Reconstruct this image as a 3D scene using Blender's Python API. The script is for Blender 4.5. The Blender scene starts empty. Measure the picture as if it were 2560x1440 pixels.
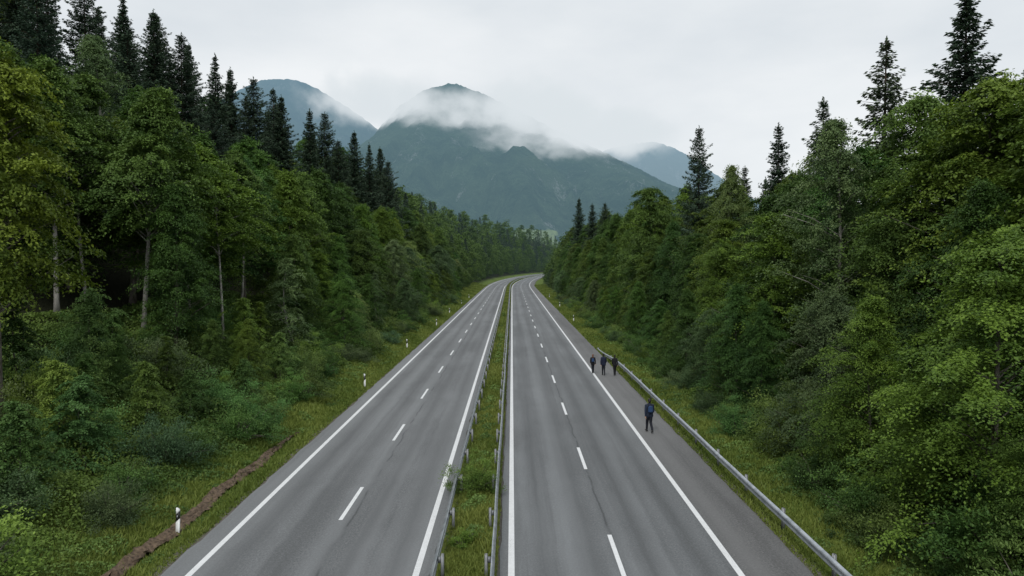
import bpy, math, random
import numpy as np
from mathutils import noise, Vector
R_=math.radians
SC=bpy.context.scene
COL=SC.collection
rng=np.random.default_rng(7)
random.seed(7)
F=1778.0; H0=9.5; HV=657.0

# ------------------------------------------------------------------ layout
def cen(y):
    y=np.asarray(y,float)
    a=np.clip(y-260,0,540)
    return a*a/3600+np.clip(y-800,0,None)*0.30
GD=np.array([-3000,-900,-400,-150,-90,-60,-42,-32,-26,-20,-16,-14,-12.9,-12.35,-11.9,-11.2,-10.8,-10.6,-2.6,-2.42,-2.1,-1.4,-.8,-.45,-.3,9.15,9.3,10,13,16,22,30,60,150,400,900,3000])
GZ=np.array([70,70,66,50,38,25,14,7.5,4.2,2.2,.95,.36,.08,-.16,-.14,-.03,-.04,-.07,-.07,.0,.05,.1,.05,.0,-.07,-.07,-.04,.0,.1,.6,1.8,3,9,20,35,40,40],float)
def ground(d,y):
    d=np.asarray(d,float); y=np.asarray(y,float)
    z=np.interp(d,GD,GZ)
    am=np.clip((np.abs(d+.8)-13.5)/10,0,1)
    z=z+am*(.35*np.sin(d*.31+y*.17)+.3*np.sin(y*.23-d*.11+1)+.15*np.sin(y*.61+d*.7))
    f=np.clip((y-900)/600,0,1)
    return z*(1-f*.6)

# ------------------------------------------------------------------ mesh helpers
def mesh(name,V,Fc,mat=None,tint=None,uv=None,smooth=False):
    V=np.asarray(V,np.float32); 
    me=bpy.data.meshes.new(name)
    me.vertices.add(len(V)); me.vertices.foreach_set('co',V.ravel())
    if isinstance(Fc,np.ndarray):
        k=Fc.shape[1]; n=len(Fc)
        me.loops.add(n*k); me.loops.foreach_set('vertex_index',Fc.astype(np.int32).ravel())
        me.polygons.add(n); me.polygons.foreach_set('loop_start',np.arange(n,dtype=np.int32)*k)
        flat=Fc.ravel()
    else:
        flat=np.array([i for f in Fc for i in f],np.int32)
        me.loops.add(len(flat)); me.loops.foreach_set('vertex_index',flat)
        st=np.cumsum([0]+[len(f) for f in Fc[:-1]]).astype(np.int32)
        me.polygons.add(len(Fc)); me.polygons.foreach_set('loop_start',st)
    me.update(calc_edges=True)
    if tint is not None:
        a=me.attributes.new('tint','FLOAT','POINT'); a.data.foreach_set('value',np.asarray(tint,np.float32))
    if uv is not None:
        l=me.uv_layers.new(name='UVMap'); u=np.asarray(uv,np.float32)[flat]; l.data.foreach_set('uv',u.ravel())
    if smooth: me.polygons.foreach_set('use_smooth',[True]*len(me.polygons))
    if mat: me.materials.append(mat)
    me.validate()
    return me
def ob(name,me,parent=None,loc=(0,0,0)):
    o=bpy.data.objects.new(name,me); COL.objects.link(o); o.location=loc
    if parent: o.parent=parent
    return o
def tag(o,label=None,cat=None,group=None,kind=None):
    if label: o['label']=label
    if cat: o['category']=cat
    if group: o['group']=group
    if kind: o['kind']=kind
    return o
def empty(name,loc=(0,0,0),rz=0):
    o=bpy.data.objects.new(name,None); COL.objects.link(o); o.location=loc; o.rotation_euler=(0,0,rz); o.empty_display_size=.3
    return o
def copy_tree(o,parent=None):
    c=o.copy(); COL.objects.link(c)
    if parent: c.parent=parent
    for ch in list(o.children): copy_tree(ch,c)
    return c
class MB:
    def __init__(s): s.v=[];s.f=[];s.n=0
    def add(s,V,Fs):
        s.v.append(np.asarray(V,float)); s.f+= [tuple(int(i)+s.n for i in f) for f in Fs]; s.n+=len(V)
    def box(s,x0,x1,y0,y1,z0,z1):
        V=[(x,y,z) for z in (z0,z1) for y in (y0,y1) for x in (x0,x1)]
        s.add(V,[(0,2,3,1),(4,5,7,6),(0,1,5,4),(2,6,7,3),(0,4,6,2),(1,3,7,5)])
    def tube(s,P,r,seg=8,cap=True):
        P=[Vector(p) for p in P]; V=[]
        for i,p in enumerate(P):
            t=(P[min(i+1,len(P)-1)]-P[max(i-1,0)]).normalized()
            a=Vector((1,0,0)) if abs(t.x)<.8 else Vector((0,1,0))
            e1=t.cross(a).normalized(); e2=t.cross(e1)
            for k in range(seg):
                an=2*math.pi*k/seg; V.append(p+(e1*math.cos(an)+e2*math.sin(an))*r[i])
        Fs=[]
        for i in range(len(P)-1):
            for k in range(seg):
                a=i*seg+k;b=i*seg+(k+1)%seg
                Fs.append((a,b,b+seg,a+seg))
        if cap:
            Fs.append(tuple(range(seg-1,-1,-1))); Fs.append(tuple((len(P)-1)*seg+k for k in range(seg)))
        s.add([tuple(v) for v in V],Fs)
    def ell(s,c,r,nu=14,nv=10):
        V=[];Fs=[]
        V.append((c[0],c[1],c[2]+r[2]))
        for j in range(1,nv):
            ph=math.pi*j/nv
            for i in range(nu):
                th=2*math.pi*i/nu
                V.append((c[0]+r[0]*math.sin(ph)*math.cos(th),c[1]+r[1]*math.sin(ph)*math.sin(th),c[2]+r[2]*math.cos(ph)))
        V.append((c[0],c[1],c[2]-r[2]))
        for i in range(nu): Fs.append((0,1+i,1+(i+1)%nu))
        for j in range(nv-2):
            for i in range(nu):
                a=1+j*nu+i;b=1+j*nu+(i+1)%nu
                Fs.append((a,a+nu,b+nu,b))
        L=len(V)-1
        for i in range(nu): Fs.append((L,1+(nv-2)*nu+(i+1)%nu,1+(nv-2)*nu+i))
        s.add(V,Fs)
    def caps(s,P,r,seg=10):
        s.tube(P,r,seg)
        for p,q in zip(P,r): s.ell(p,(q,q,q),seg,8)
    def me(s,name,mat,smooth=False): return mesh(name,np.concatenate(s.v),s.f,mat,smooth=smooth)

# ------------------------------------------------------------------ materials
def newmat(name):
    m=bpy.data.materials.new(name); m.use_nodes=True
    nt=m.node_tree; nt.nodes.clear()
    return m,nt
class N:
    def __init__(s,nt): s.nt=nt
    def n(s,t,**k):
        x=s.nt.nodes.new(t)
        for a,b in k.items(): setattr(x,a,b)
        return x
    def l(s,a,b): s.nt.links.new(a,b)
    def setin(s,sock,v):
        if isinstance(v,bpy.types.NodeSocket): s.l(v,sock)
        elif isinstance(v,(tuple,list)) and len(v)==3 and sock.type=='RGBA': sock.default_value=(*v,1)
        else: sock.default_value=v
    def math(s,op,a,b=None,c=None,clamp=False):
        x=s.n('ShaderNodeMath',operation=op); x.use_clamp=clamp
        s.setin(x.inputs[0],a)
        if b is not None: s.setin(x.inputs[1],b)
        if c is not None: s.setin(x.inputs[2],c)
        return x.outputs[0]
    def mix(s,f,a,b,mode='MIX'):
        x=s.n('ShaderNodeMix',data_type='RGBA',blend_type=mode)
        s.setin(x.inputs[0],f); s.setin(x.inputs[6],a); s.setin(x.inputs[7],b)
        return x.outputs[2]
    def noise(s,vec,scale,detail=3,rough=.55,mul=None):
        if mul:
            m=s.n('ShaderNodeVectorMath',operation='MULTIPLY'); s.l(vec,m.inputs[0]); m.inputs[1].default_value=mul; vec=m.outputs[0]
        x=s.n('ShaderNodeTexNoise'); x.inputs['Scale'].default_value=scale; x.inputs['Detail'].default_value=detail; x.inputs['Roughness'].default_value=rough
        s.l(vec,x.inputs['Vector']); return x.outputs['Fac']
    def ramp(s,f,lo,hi):
        x=s.n('ShaderNodeMapRange'); x.clamp=True
        s.setin(x.inputs[0],f); x.inputs[1].default_value=lo; x.inputs[2].default_value=hi
        return x.outputs[0]
    def bsdf(s,col,rough=.8,spec=.3,metal=0,bump=None,bs=.3,bd=.02):
        b=s.n('ShaderNodeBsdfPrincipled'); s.setin(b.inputs['Base Color'],col); s.setin(b.inputs['Roughness'],rough)
        b.inputs['Specular IOR Level'].default_value=spec; b.inputs['Metallic'].default_value=metal
        if bump is not None:
            u=s.n('ShaderNodeBump'); u.inputs['Strength'].default_value=bs; u.inputs['Distance'].default_value=bd
            s.l(bump,u.inputs['Height']); s.l(u.outputs[0],b.inputs['Normal'])
        return b.outputs[0]
    def out(s,sh): o=s.n('ShaderNodeOutputMaterial'); s.l(sh,o.inputs['Surface'])
    def pos(s): return s.n('ShaderNodeNewGeometry').outputs['Position']
    def haze(s,sh,y0=180,span=12000,col=(.22,.36,.42),mx=.6):  # airlight painted into the material: emission mixed in with growing world Y
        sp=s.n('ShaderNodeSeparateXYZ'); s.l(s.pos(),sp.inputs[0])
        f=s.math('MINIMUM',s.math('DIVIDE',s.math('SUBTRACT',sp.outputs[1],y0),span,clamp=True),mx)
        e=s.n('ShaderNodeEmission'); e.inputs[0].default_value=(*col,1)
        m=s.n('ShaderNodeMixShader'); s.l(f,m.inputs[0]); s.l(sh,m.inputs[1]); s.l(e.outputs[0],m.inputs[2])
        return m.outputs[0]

def foliage(name,dark,light,trans=.25,haze=True):
    m,nt=newmat(name); g=N(nt)
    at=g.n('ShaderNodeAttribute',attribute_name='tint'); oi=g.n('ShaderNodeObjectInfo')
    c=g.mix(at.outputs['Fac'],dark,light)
    c=g.mix(1.0,c,oi.outputs['Color'],'MULTIPLY')
    b=g.bsdf(c,.6,.25)
    t=g.n('ShaderNodeBsdfTranslucent'); g.l(c,t.inputs[0])
    x=g.n('ShaderNodeMixShader'); x.inputs[0].default_value=trans; g.l(b,x.inputs[1]); g.l(t.outputs[0],x.inputs[2])
    sh=x.outputs[0]
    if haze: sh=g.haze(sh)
    g.out(sh); return m
M={}
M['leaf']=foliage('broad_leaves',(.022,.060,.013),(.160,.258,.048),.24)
M['birch']=foliage('birch_leaves',(.050,.090,.038),(.19,.26,.10),.25)
M['needle']=foliage('spruce_needles',(.019,.040,.027),(.068,.112,.060),.12)
M['grass']=foliage('grass_blades',(.075,.135,.020),(.24,.29,.065),.3)
M['under']=foliage('undergrowth_leaves',(.034,.080,.016),(.18,.265,.052),.25)
M['shrub']=foliage('shrub_leaves',(.040,.095,.022),(.21,.32,.080),.28)

def bark(name,a,b,sc=3):
    m,nt=newmat(name); g=N(nt); tc=g.n('ShaderNodeTexCoord').outputs['Object']
    n1=g.noise(tc,sc,5,.7,(1,1,.35)); n2=g.noise(tc,1.2,3)
    c=g.mix(g.ramp(n1,.35,.65),a,b); c=g.mix(g.ramp(n2,.55,.7),c,(a[0]*.6,a[1]*.8,a[2]*.5))
    g.out(g.bsdf(c,.9,.1,bump=n1,bs=.6,bd=.05)); return m
M['bark']=bark('grey_bark',(.05,.042,.032),(.20,.185,.16))
M['bark_pale']=bark('pale_bark',(.15,.14,.125),(.46,.44,.40),2)
M['bark_spruce']=bark('spruce_bark',(.03,.022,.016),(.10,.078,.06))

def asphalt(name,base,seam=None,tracks=(),hdark=1.0):
    m,nt=newmat(name); g=N(nt)
    uv=g.n('ShaderNodeUVMap',uv_map='UVMap').outputs[0]
    sp=g.n('ShaderNodeSeparateXYZ'); g.l(uv,sp.inputs[0]); X,Y=sp.outputs[0],sp.outputs[1]
    fine=g.noise(uv,14,4,.95); grit=g.noise(uv,6,5,.9); mid=g.noise(uv,1.6,4,.6,(1,.35,1)); big=g.noise(uv,.16,4,.6,(1,.35,1)); streak=g.noise(uv,2.4,4,.65,(1,.018,1)); band=g.noise(uv,.75,2,.5,(1,.006,1))
    c=g.mix(g.ramp(fine,.40,.60),tuple(x*.50 for x in base),tuple(x*1.58 for x in base))
    c=g.mix(g.math('MULTIPLY',g.ramp(grit,.44,.58),.5),c,tuple(x*.60 for x in base))
    c=g.mix(g.math('MULTIPLY',g.ramp(mid,.35,.7),.30),c,tuple(x*.70 for x in base))
    c=g.mix(g.math('MULTIPLY',g.ramp(big,.42,.60),.50),c,tuple(x*1.60 for x in base))
    c=g.mix(g.math('MULTIPLY',g.ramp(streak,.45,.70),.52),c,tuple(x*.54 for x in base))
    c=g.mix(g.math('MULTIPLY',g.ramp(band,.45,.58),.46),c,(base[0]*1.45,base[1]*1.45,base[2]*1.45))
    for tx in tracks:
        dd=g.math('ABSOLUTE',g.math('SUBTRACT',X,tx))
        f=g.math('MULTIPLY',g.math('SUBTRACT',1,g.math('DIVIDE',dd,.6),clamp=True),.45)
        c=g.mix(f,c,tuple(x*.52 for x in base))
    if seam is not None:
        w=g.noise(uv,.5,5,.7,(0,1,0)); w2=g.noise(uv,.35,3,.6,(.3,1,1))
        wx=g.math('ADD',seam,g.math('MULTIPLY',g.math('SUBTRACT',w,.5),.30))
        dd=g.math('ABSOLUTE',g.math('SUBTRACT',X,wx))
        f=g.math('MULTIPLY',g.math('SUBTRACT',1,g.math('DIVIDE',dd,.06),clamp=True),g.ramp(w2,.40,.52))
        f2=g.math('MULTIPLY',g.math('SUBTRACT',1,g.math('DIVIDE',dd,.35),clamp=True),.30)
        c=g.mix(f2,c,tuple(x*.6 for x in base))
        c=g.mix(g.math('MULTIPLY',f,.7),c,tuple(x*.25 for x in base))
    s=g.bsdf(c,.72,.4,bump=fine,bs=.3,bd=.01)
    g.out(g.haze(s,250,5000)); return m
M['asph_l']=asphalt('asphalt_left',(.150,.156,.160),-5.97,(-8.9,-7.3,-5.2,-3.7))
M['asph_r']=asphalt('asphalt_right',(.143,.150,.155),3.42,(1.0,2.6,4.4,6.0))
M['asph_s']=asphalt('asphalt_shoulder',(.132,.132,.132))
def paint():
    m,nt=newmat('road_paint'); g=N(nt)
    uv=g.n('ShaderNodeUVMap',uv_map='UVMap').outputs[0]
    a=g.noise(uv,30,3,.7); b=g.noise(uv,2.2,3,.6,(1,.3,1))
    w=g.math('MULTIPLY',g.ramp(a,.54,.70),g.ramp(b,.38,.62))
    c=g.mix(g.noise(uv,5,2),(.66,.67,.67),(.86,.87,.88)); c=g.mix(w,c,(.2,.2,.2))
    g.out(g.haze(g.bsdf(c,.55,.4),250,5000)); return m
M['paint']=paint()
def groundmat():
    m,nt=newmat('ground_cover'); g=N(nt)
    uv=g.n('ShaderNodeUVMap',uv_map='UVMap').outputs[0]; P=g.pos()
    sp=g.n('ShaderNodeSeparateXYZ'); g.l(uv,sp.inputs[0]); X=sp.outputs[0]
    n1=g.noise(P,.9,5,.65); n2=g.noise(P,6,4,.7); n3=g.noise(P,.15,3)
    grass=g.mix(g.ramp(n1,.3,.7),(.060,.110,.018),(.15,.20,.045))
    grass=g.mix(g.math('MULTIPLY',g.ramp(n2,.5,.75),.45),grass,(.16,.14,.07))
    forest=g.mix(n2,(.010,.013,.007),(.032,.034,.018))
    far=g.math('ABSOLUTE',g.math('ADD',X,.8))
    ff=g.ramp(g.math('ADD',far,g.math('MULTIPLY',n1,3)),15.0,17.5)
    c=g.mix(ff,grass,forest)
    for e in (-10.75,9.2,-2.45,-.42):
        dd=g.math('ABSOLUTE',g.math('SUBTRACT',X,e))
        f=g.math('SUBTRACT',1,g.math('DIVIDE',dd,g.math('MULTIPLY_ADD',n1,.8,.12)),clamp=True)
        c=g.mix(g.ramp(f,.0,.5),c,g.mix(n2,(.07,.065,.055),(.20,.185,.16)))
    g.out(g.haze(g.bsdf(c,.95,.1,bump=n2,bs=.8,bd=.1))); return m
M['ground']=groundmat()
def simple(name,c1,c2,sc=8,rough=.6,metal=0,spec=.4,haze=False,bump=0):
    m,nt=newmat(name); g=N(nt); tc=g.n('ShaderNodeTexCoord').outputs['Object']
    n=g.noise(tc,sc,4,.6); c=g.mix(g.ramp(n,.3,.7),c1,c2)
    s=g.bsdf(c,rough,spec,metal,bump=n if bump else None,bs=bump,bd=.02)
    g.out(s); return m
M['zinc']=simple('galvanised_steel',(.30,.33,.36),(.56,.59,.62),3,.38,.6)
M['zinc_dark']=simple('weathered_steel',(.16,.17,.18),(.33,.34,.35),4,.55,.5)
M['litter']=simple('leaf_litter_stone',(.030,.020,.013),(.19,.135,.09),7,.95,bump=1)
M['white_plastic']=simple('white_plastic',(.74,.75,.75),(.86,.87,.87),6,.5)
M['black_plastic']=simple('black_plastic',(.008,.008,.009),(.02,.02,.02),6,.5)
M['reflector']=simple('silver_reflector',(.4,.42,.45),(.6,.6,.62),40,.2,.3)
M['skin']=simple('skin',(.42,.25,.17),(.50,.31,.22),12,.55)
M['hair_dark']=simple('dark_hair',(.010,.008,.006),(.03,.022,.016),60,.6)
M['hair_red']=simple('auburn_hair',(.10,.040,.018),(.20,.085,.04),60,.6)
M['navy']=simple('navy_cloth',(.010,.016,.034),(.020,.030,.058),14,.85,bump=.4)
M['navy2']=simple('midnight_cloth',(.010,.014,.034),(.018,.026,.06),14,.85,bump=.4)
M['black']=simple('black_cloth',(.008,.008,.010),(.018,.018,.02),14,.9,bump=.4)
M['trouser']=simple('dark_trousers',(.008,.010,.016),(.02,.022,.032),14,.9,bump=.4)
M['shoe']=simple('shoe_leather',(.01,.01,.01),(.04,.04,.04),20,.6)
M['pack']=simple('blue_pack_cloth',(.018,.045,.115),(.032,.075,.17),14,.8,bump=.4)

def mountmat(name,hz,hcol=(.19,.315,.37),meadow=False):
    m,nt=newmat(name); g=N(nt); P=g.pos()
    n1=g.noise(P,.010,8,.75,(1,1,1.2)); n2=g.noise(P,.07,4,.8); n3=g.noise(P,.003,4,.6); n4=g.noise(P,.007,7,.8,(1.5,.6,.5))
    c=g.mix(g.ramp(n1,.40,.60),(.012,.034,.028),(.080,.124,.078))
    c=g.mix(g.math('MULTIPLY',g.ramp(n2,.45,.6),.6),c,(.011,.028,.025))
    c=g.mix(g.math('MULTIPLY',g.ramp(n3,.5,.62),.4),c,(.085,.124,.072))
    rock=g.math('MULTIPLY',g.ramp(n4,.57,.63),g.ramp(n2,.42,.52))
    c=g.mix(g.math('MULTIPLY',rock,.75),c,(.36,.36,.37))
    sp=g.n('ShaderNodeSeparateXYZ'); g.l(P,sp.inputs[0])
    if meadow:
        fx=g.math('SUBTRACT',1,g.math('DIVIDE',g.math('ABSOLUTE',g.math('SUBTRACT',sp.outputs[0],56)),55))
        fz=g.math('SUBTRACT',1,g.math('DIVIDE',g.math('ABSOLUTE',g.math('SUBTRACT',sp.outputs[2],62)),26))
        f=g.math('ADD',g.math('MINIMUM',fx,fz),g.math('MULTIPLY',g.math('SUBTRACT',n1,.5),1.5))
        c=g.mix(g.ramp(f,.10,.22),c,(.36,.44,.17))
    s=g.bsdf(c,.95,.05,bump=n2,bs=1,bd=34)
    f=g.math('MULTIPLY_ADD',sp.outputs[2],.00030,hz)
    e=g.n('ShaderNodeEmission'); e.inputs[0].default_value=(*hcol,1)  # painted haze: this emission covers the slope more with altitude
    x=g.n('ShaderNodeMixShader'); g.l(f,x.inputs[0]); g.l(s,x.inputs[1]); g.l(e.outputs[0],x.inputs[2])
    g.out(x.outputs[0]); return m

# ------------------------------------------------------------------ ground, road
ys=np.concatenate([np.arange(-60,10,5),np.arange(10,140,1.5),np.arange(140,700,6),np.geomspace(700,9000,40)])
ds=np.unique(np.concatenate([GD,np.arange(-30,-12,1.0),np.arange(13,30,1.0),np.arange(-150,-30,6),np.arange(30,150,8)]))
D,Y=np.meshgrid(ds,ys); Z=ground(D,Y); V=np.stack([D+cen(Y),Y,Z],-1).reshape(-1,3)
nx=len(ds); ny=len(ys)
idx=np.arange(nx*ny).reshape(ny,nx)
Fq=np.stack([idx[:-1,:-1],idx[:-1,1:],idx[1:,1:],idx[1:,:-1]],-1).reshape(-1,4)
o=ob('ground',mesh('ground',V,Fq,M['ground'],uv=np.stack([D,Y],-1).reshape(-1,2),smooth=True)); tag(o,'grassy verges, median and forest floor beside the road','ground',kind='structure')

def sheet(name,d0,d1,y0,y1,z,mat,nd=2,rough=0):
    yy=np.arange(y0,y1+.01,2.0 if not rough else .8) if y1-y0>10 else np.linspace(y0,y1,3)
    dd=np.linspace(d0,d1,nd); D,Y=np.meshgrid(dd,yy)
    X=D+cen(Y)
    if rough:
        rs=np.random.default_rng(3); 
        X=X.copy(); X[:,0]+=rs.normal(0,rough,len(yy))
        X[:,-1]+=rs.normal(0,rough,len(yy)) if name!='l' else 0
    V=np.stack([X,Y,np.full_like(X,z)],-1).reshape(-1,3)
    i=np.arange(V.shape[0]).reshape(len(yy),nd)
    Fq=np.stack([i[:-1,:-1],i[:-1,1:],i[1:,1:],i[1:,:-1]],-1).reshape(-1,4)
    return V,Fq,np.stack([D,Y],-1).reshape(-1,2)
def sheetob(name,*a,label,cat,**k):
    V,Fq,uv=sheet(name,*a[:-1],a[-1],**k)
    return tag(ob(name,mesh(name,V,Fq,a[-1],uv=uv)),label,cat,kind='structure')
sheetob('carriageway',-10.7,-2.5,-40,760,0.0,M['asph_l'],label='grey asphalt of the left carriageway beside the forest slope',cat='road',rough=.035)
sheetob('carriageway',-.38,7.10,-40,760,0.002,M['asph_r'],label='grey asphalt of the right carriageway, two lanes wide',cat='road',rough=.02)
sheetob('hard_shoulder',7.0,9.2,-40,760,-.003,M['asph_s'],label='grey asphalt shoulder where the people walk',cat='road',rough=.03)
for d,w,lb in ((-9.83,.2,'left edge line of the left carriageway'),(-2.93,.2,'white line beside the median on the left carriageway'),(-.02,.2,'white line beside the median on the right carriageway'),(6.98,.2,'white line between right lane and shoulder')):
    V,Fq,uv=sheet('l',d-w/2,d+w/2,-40,760,.008,None)
    tag(ob('edge_line',mesh('edge_line',V,Fq,M['paint'],uv=uv)),'solid '+lb,'road marking',kind='structure')
for d,y0,lb in ((-6.34,None,'left'),(3.4,None,'right')):
    Vs=[];Fs=[];Us=[];n=0
    if lb=='right': st=F*H0/(1178-HV); 
    else: st=F*H0/(1308-HV)
    per=11.75; ln=3.85
    k=-5
    while st+k*per<740:
        V,Fq,uv=sheet('d',d-.075,d+.075,st+k*per,st+k*per+ln,.008,None)
        Vs.append(V);Fs.append(Fq+n);Us.append(uv);n+=len(V);k+=1
    tag(ob('lane_marking',mesh('lane_marking',np.concatenate(Vs),np.concatenate(Fs),M['paint'],uv=np.concatenate(Us))),'dashed white lane line on the %s carriageway'%lb,'road marking',kind='structure')
yy=np.arange(10,40,.2); rs=np.random.default_rng(5); V=[];Fs=[]
prof=[(-.32,.0),(-.21,.10),(-.10,.04),(.0,-.01),(.09,.02),(.18,.10),(.28,.0)]
for y in yy:
    w=min(1,(40.2-y)/6); sh=.10*math.sin(y*.8)+.06*math.sin(y*2.1)
    for a,b in prof: V.append((-12.1+sh+(a*w)+rs.normal(0,.05),y,float(ground(-12.1+a,y))*0.6+b*w*1.1+rs.normal(0,.035)+.04))
n=len(prof)
for i in range(len(yy)-1):
    for k in range(n-1): Fs.append((i*n+k,i*n+k+1,(i+1)*n+k+1,(i+1)*n+k))
tag(ob('drainage_gutter',mesh('drainage_gutter',V,Fs,M['litter'])),'brown drainage gutter full of dead leaves in the left verge','gutter',kind='structure')

# ------------------------------------------------------------------ leaves
def unit(v): return v/np.maximum(np.linalg.norm(v,axis=-1,keepdims=True),1e-6)
def leaf_geo(C,Dr,Nn,L,W,fold=0):
    Dr=unit(Dr); S=unit(np.cross(Dr,Nn)); L=np.asarray(L)[:,None]; W=np.asarray(W)[:,None]
    V=np.stack([C-Dr*L*.5,C+S*W*.5-Dr*L*.05,C+Dr*L*.5,C-S*W*.5-Dr*L*.05],1).reshape(-1,3)
    return V,np.arange(len(V)).reshape(-1,4)

def broadleaf(seed,H,R,cb,clumps,per,leaf,barkm,leafm,trunk_r=.22,lean=0,airy=0,pname='broadleaf_tree',dome=.5,droop=.38):
    r=np.random.default_rng(seed)
    z0=cb*H; ph=r.uniform(0,6.28,4)
    bend=r.normal(0,.35,2)
    def axis(z): t=z/H; return np.array([bend[0]*math.sin(t*3)+lean*t*H*.12, bend[1]*math.sin(t*2.4),z])
    tb=MB(); P=[axis(z) for z in np.linspace(-.4,H*.93,12)]
    tb.tube(P,[trunk_r*(1.35 if i==0 else 1)*(1-.88*i/11) for i in range(12)],8)
    nl=int(r.integers(7,12)); limbs=[]
    for i in range(nl):
        t=r.uniform(.10,.97); a=r.uniform(0,6.28); limbs.append((t,a,r.uniform(.2,.5)))
    Cs=[];Ds=[];Ns=[];Ts=[];Ls=[]
    for k in range(clumps):
        t=r.uniform(0,1)**.85
        a=r.uniform(0,2*math.pi)
        pr=R*((1-t)**dome)*min(1,(t+.10)/.35)**.6
        pr*=1+.22*math.sin(2*a+ph[0]+3*t)+.16*math.sin(3*a+ph[1]-5*t)+.10*math.sin(7*a+ph[2]+9*t)
        for (lt,la,ls) in limbs:
            da=(a-la+math.pi)%(2*math.pi)-math.pi
            pr+=R*ls*math.exp(-(da/.42)**2-((t-lt)/.10)**2)
        pr*=.88
        q=(.35+.65*math.sqrt(r.uniform())) if r.uniform()<.85 else r.uniform(.1,.6)
        if r.uniform()<.12: q*=1.18
        z=z0+(H-z0)*t*.97
        ax=axis(z); out=np.array([math.cos(a),math.sin(a),0])
        c=ax+out*pr*q+np.array([0,0,-pr*q*.12])
        rc=R*.24*r.uniform(.45,1.4)*(1-.35*t)
        n=unit(out*r.uniform(.1,.55)+np.array([0,0,1.])+r.normal(0,.15,3))
        e1=unit(out-n*np.dot(out,n)+r.normal(0,.25,3)); e2=unit(np.cross(n,e1))
        m=int(per*r.uniform(.6,1.3)*(1-airy*.3))
        an=r.uniform(0,2*math.pi,m); kk=r.integers(3,7)
        rr=rc*r.uniform(0,1,m)**.55*(.45+.75*np.abs(np.sin(kk*.5*an+r.uniform(0,6))))
        ex,ey=1.5,.78
        pos=c+e1*(ex*rr*np.cos(an))[:,None]+e2*(ey*rr*np.sin(an))[:,None]+n*(r.normal(0,.11*rc,m))[:,None]
        pos[:,2]-=droop*rr*rr/rc+(droop-.38)*r.uniform(0,1.6,m)*rc
        Cs.append(pos); d=e1*np.cos(an)[:,None]+e2*np.sin(an)[:,None]+r.normal(0,.6,(m,3)); d[:,2]-=.25+(droop-.38)*2
        Ds.append(d); Ns.append(n+r.normal(0,.42,(m,3)))
        ct=r.uniform(0,1)
        Ts.append(np.clip(.58*ct+.28*r.uniform(0,1,m)+.24*(t-.4)+.28*(q-.7),0,1)); Ls.append(leaf*r.uniform(.65,1.3,m))  # tint rises toward crown top and rim, painting light into the leaves
        if k%5==0 and pr*q>.5:
            zs=max(z0*.85,z-pr*q*.75); b=axis(zs); mid=(b+c)/2+np.array([0,0,.25])
            tb.tube([b,mid,c],[trunk_r*.32*(1-.5*t),trunk_r*.2*(1-.5*t),.015],5,False)
    C=np.concatenate(Cs);Dd=np.concatenate(Ds);Nn=np.concatenate(Ns);T=np.concatenate(Ts);L=np.concatenate(Ls)
    V,Fq=leaf_geo(C,Dd,Nn,L,L*.60)
    return dict(H=H,R=R,name=pname,trunk=tb.me('trunk',barkm,True),crown=mesh('crown',V,Fq,leafm,tint=np.repeat(T,4)))
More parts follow.
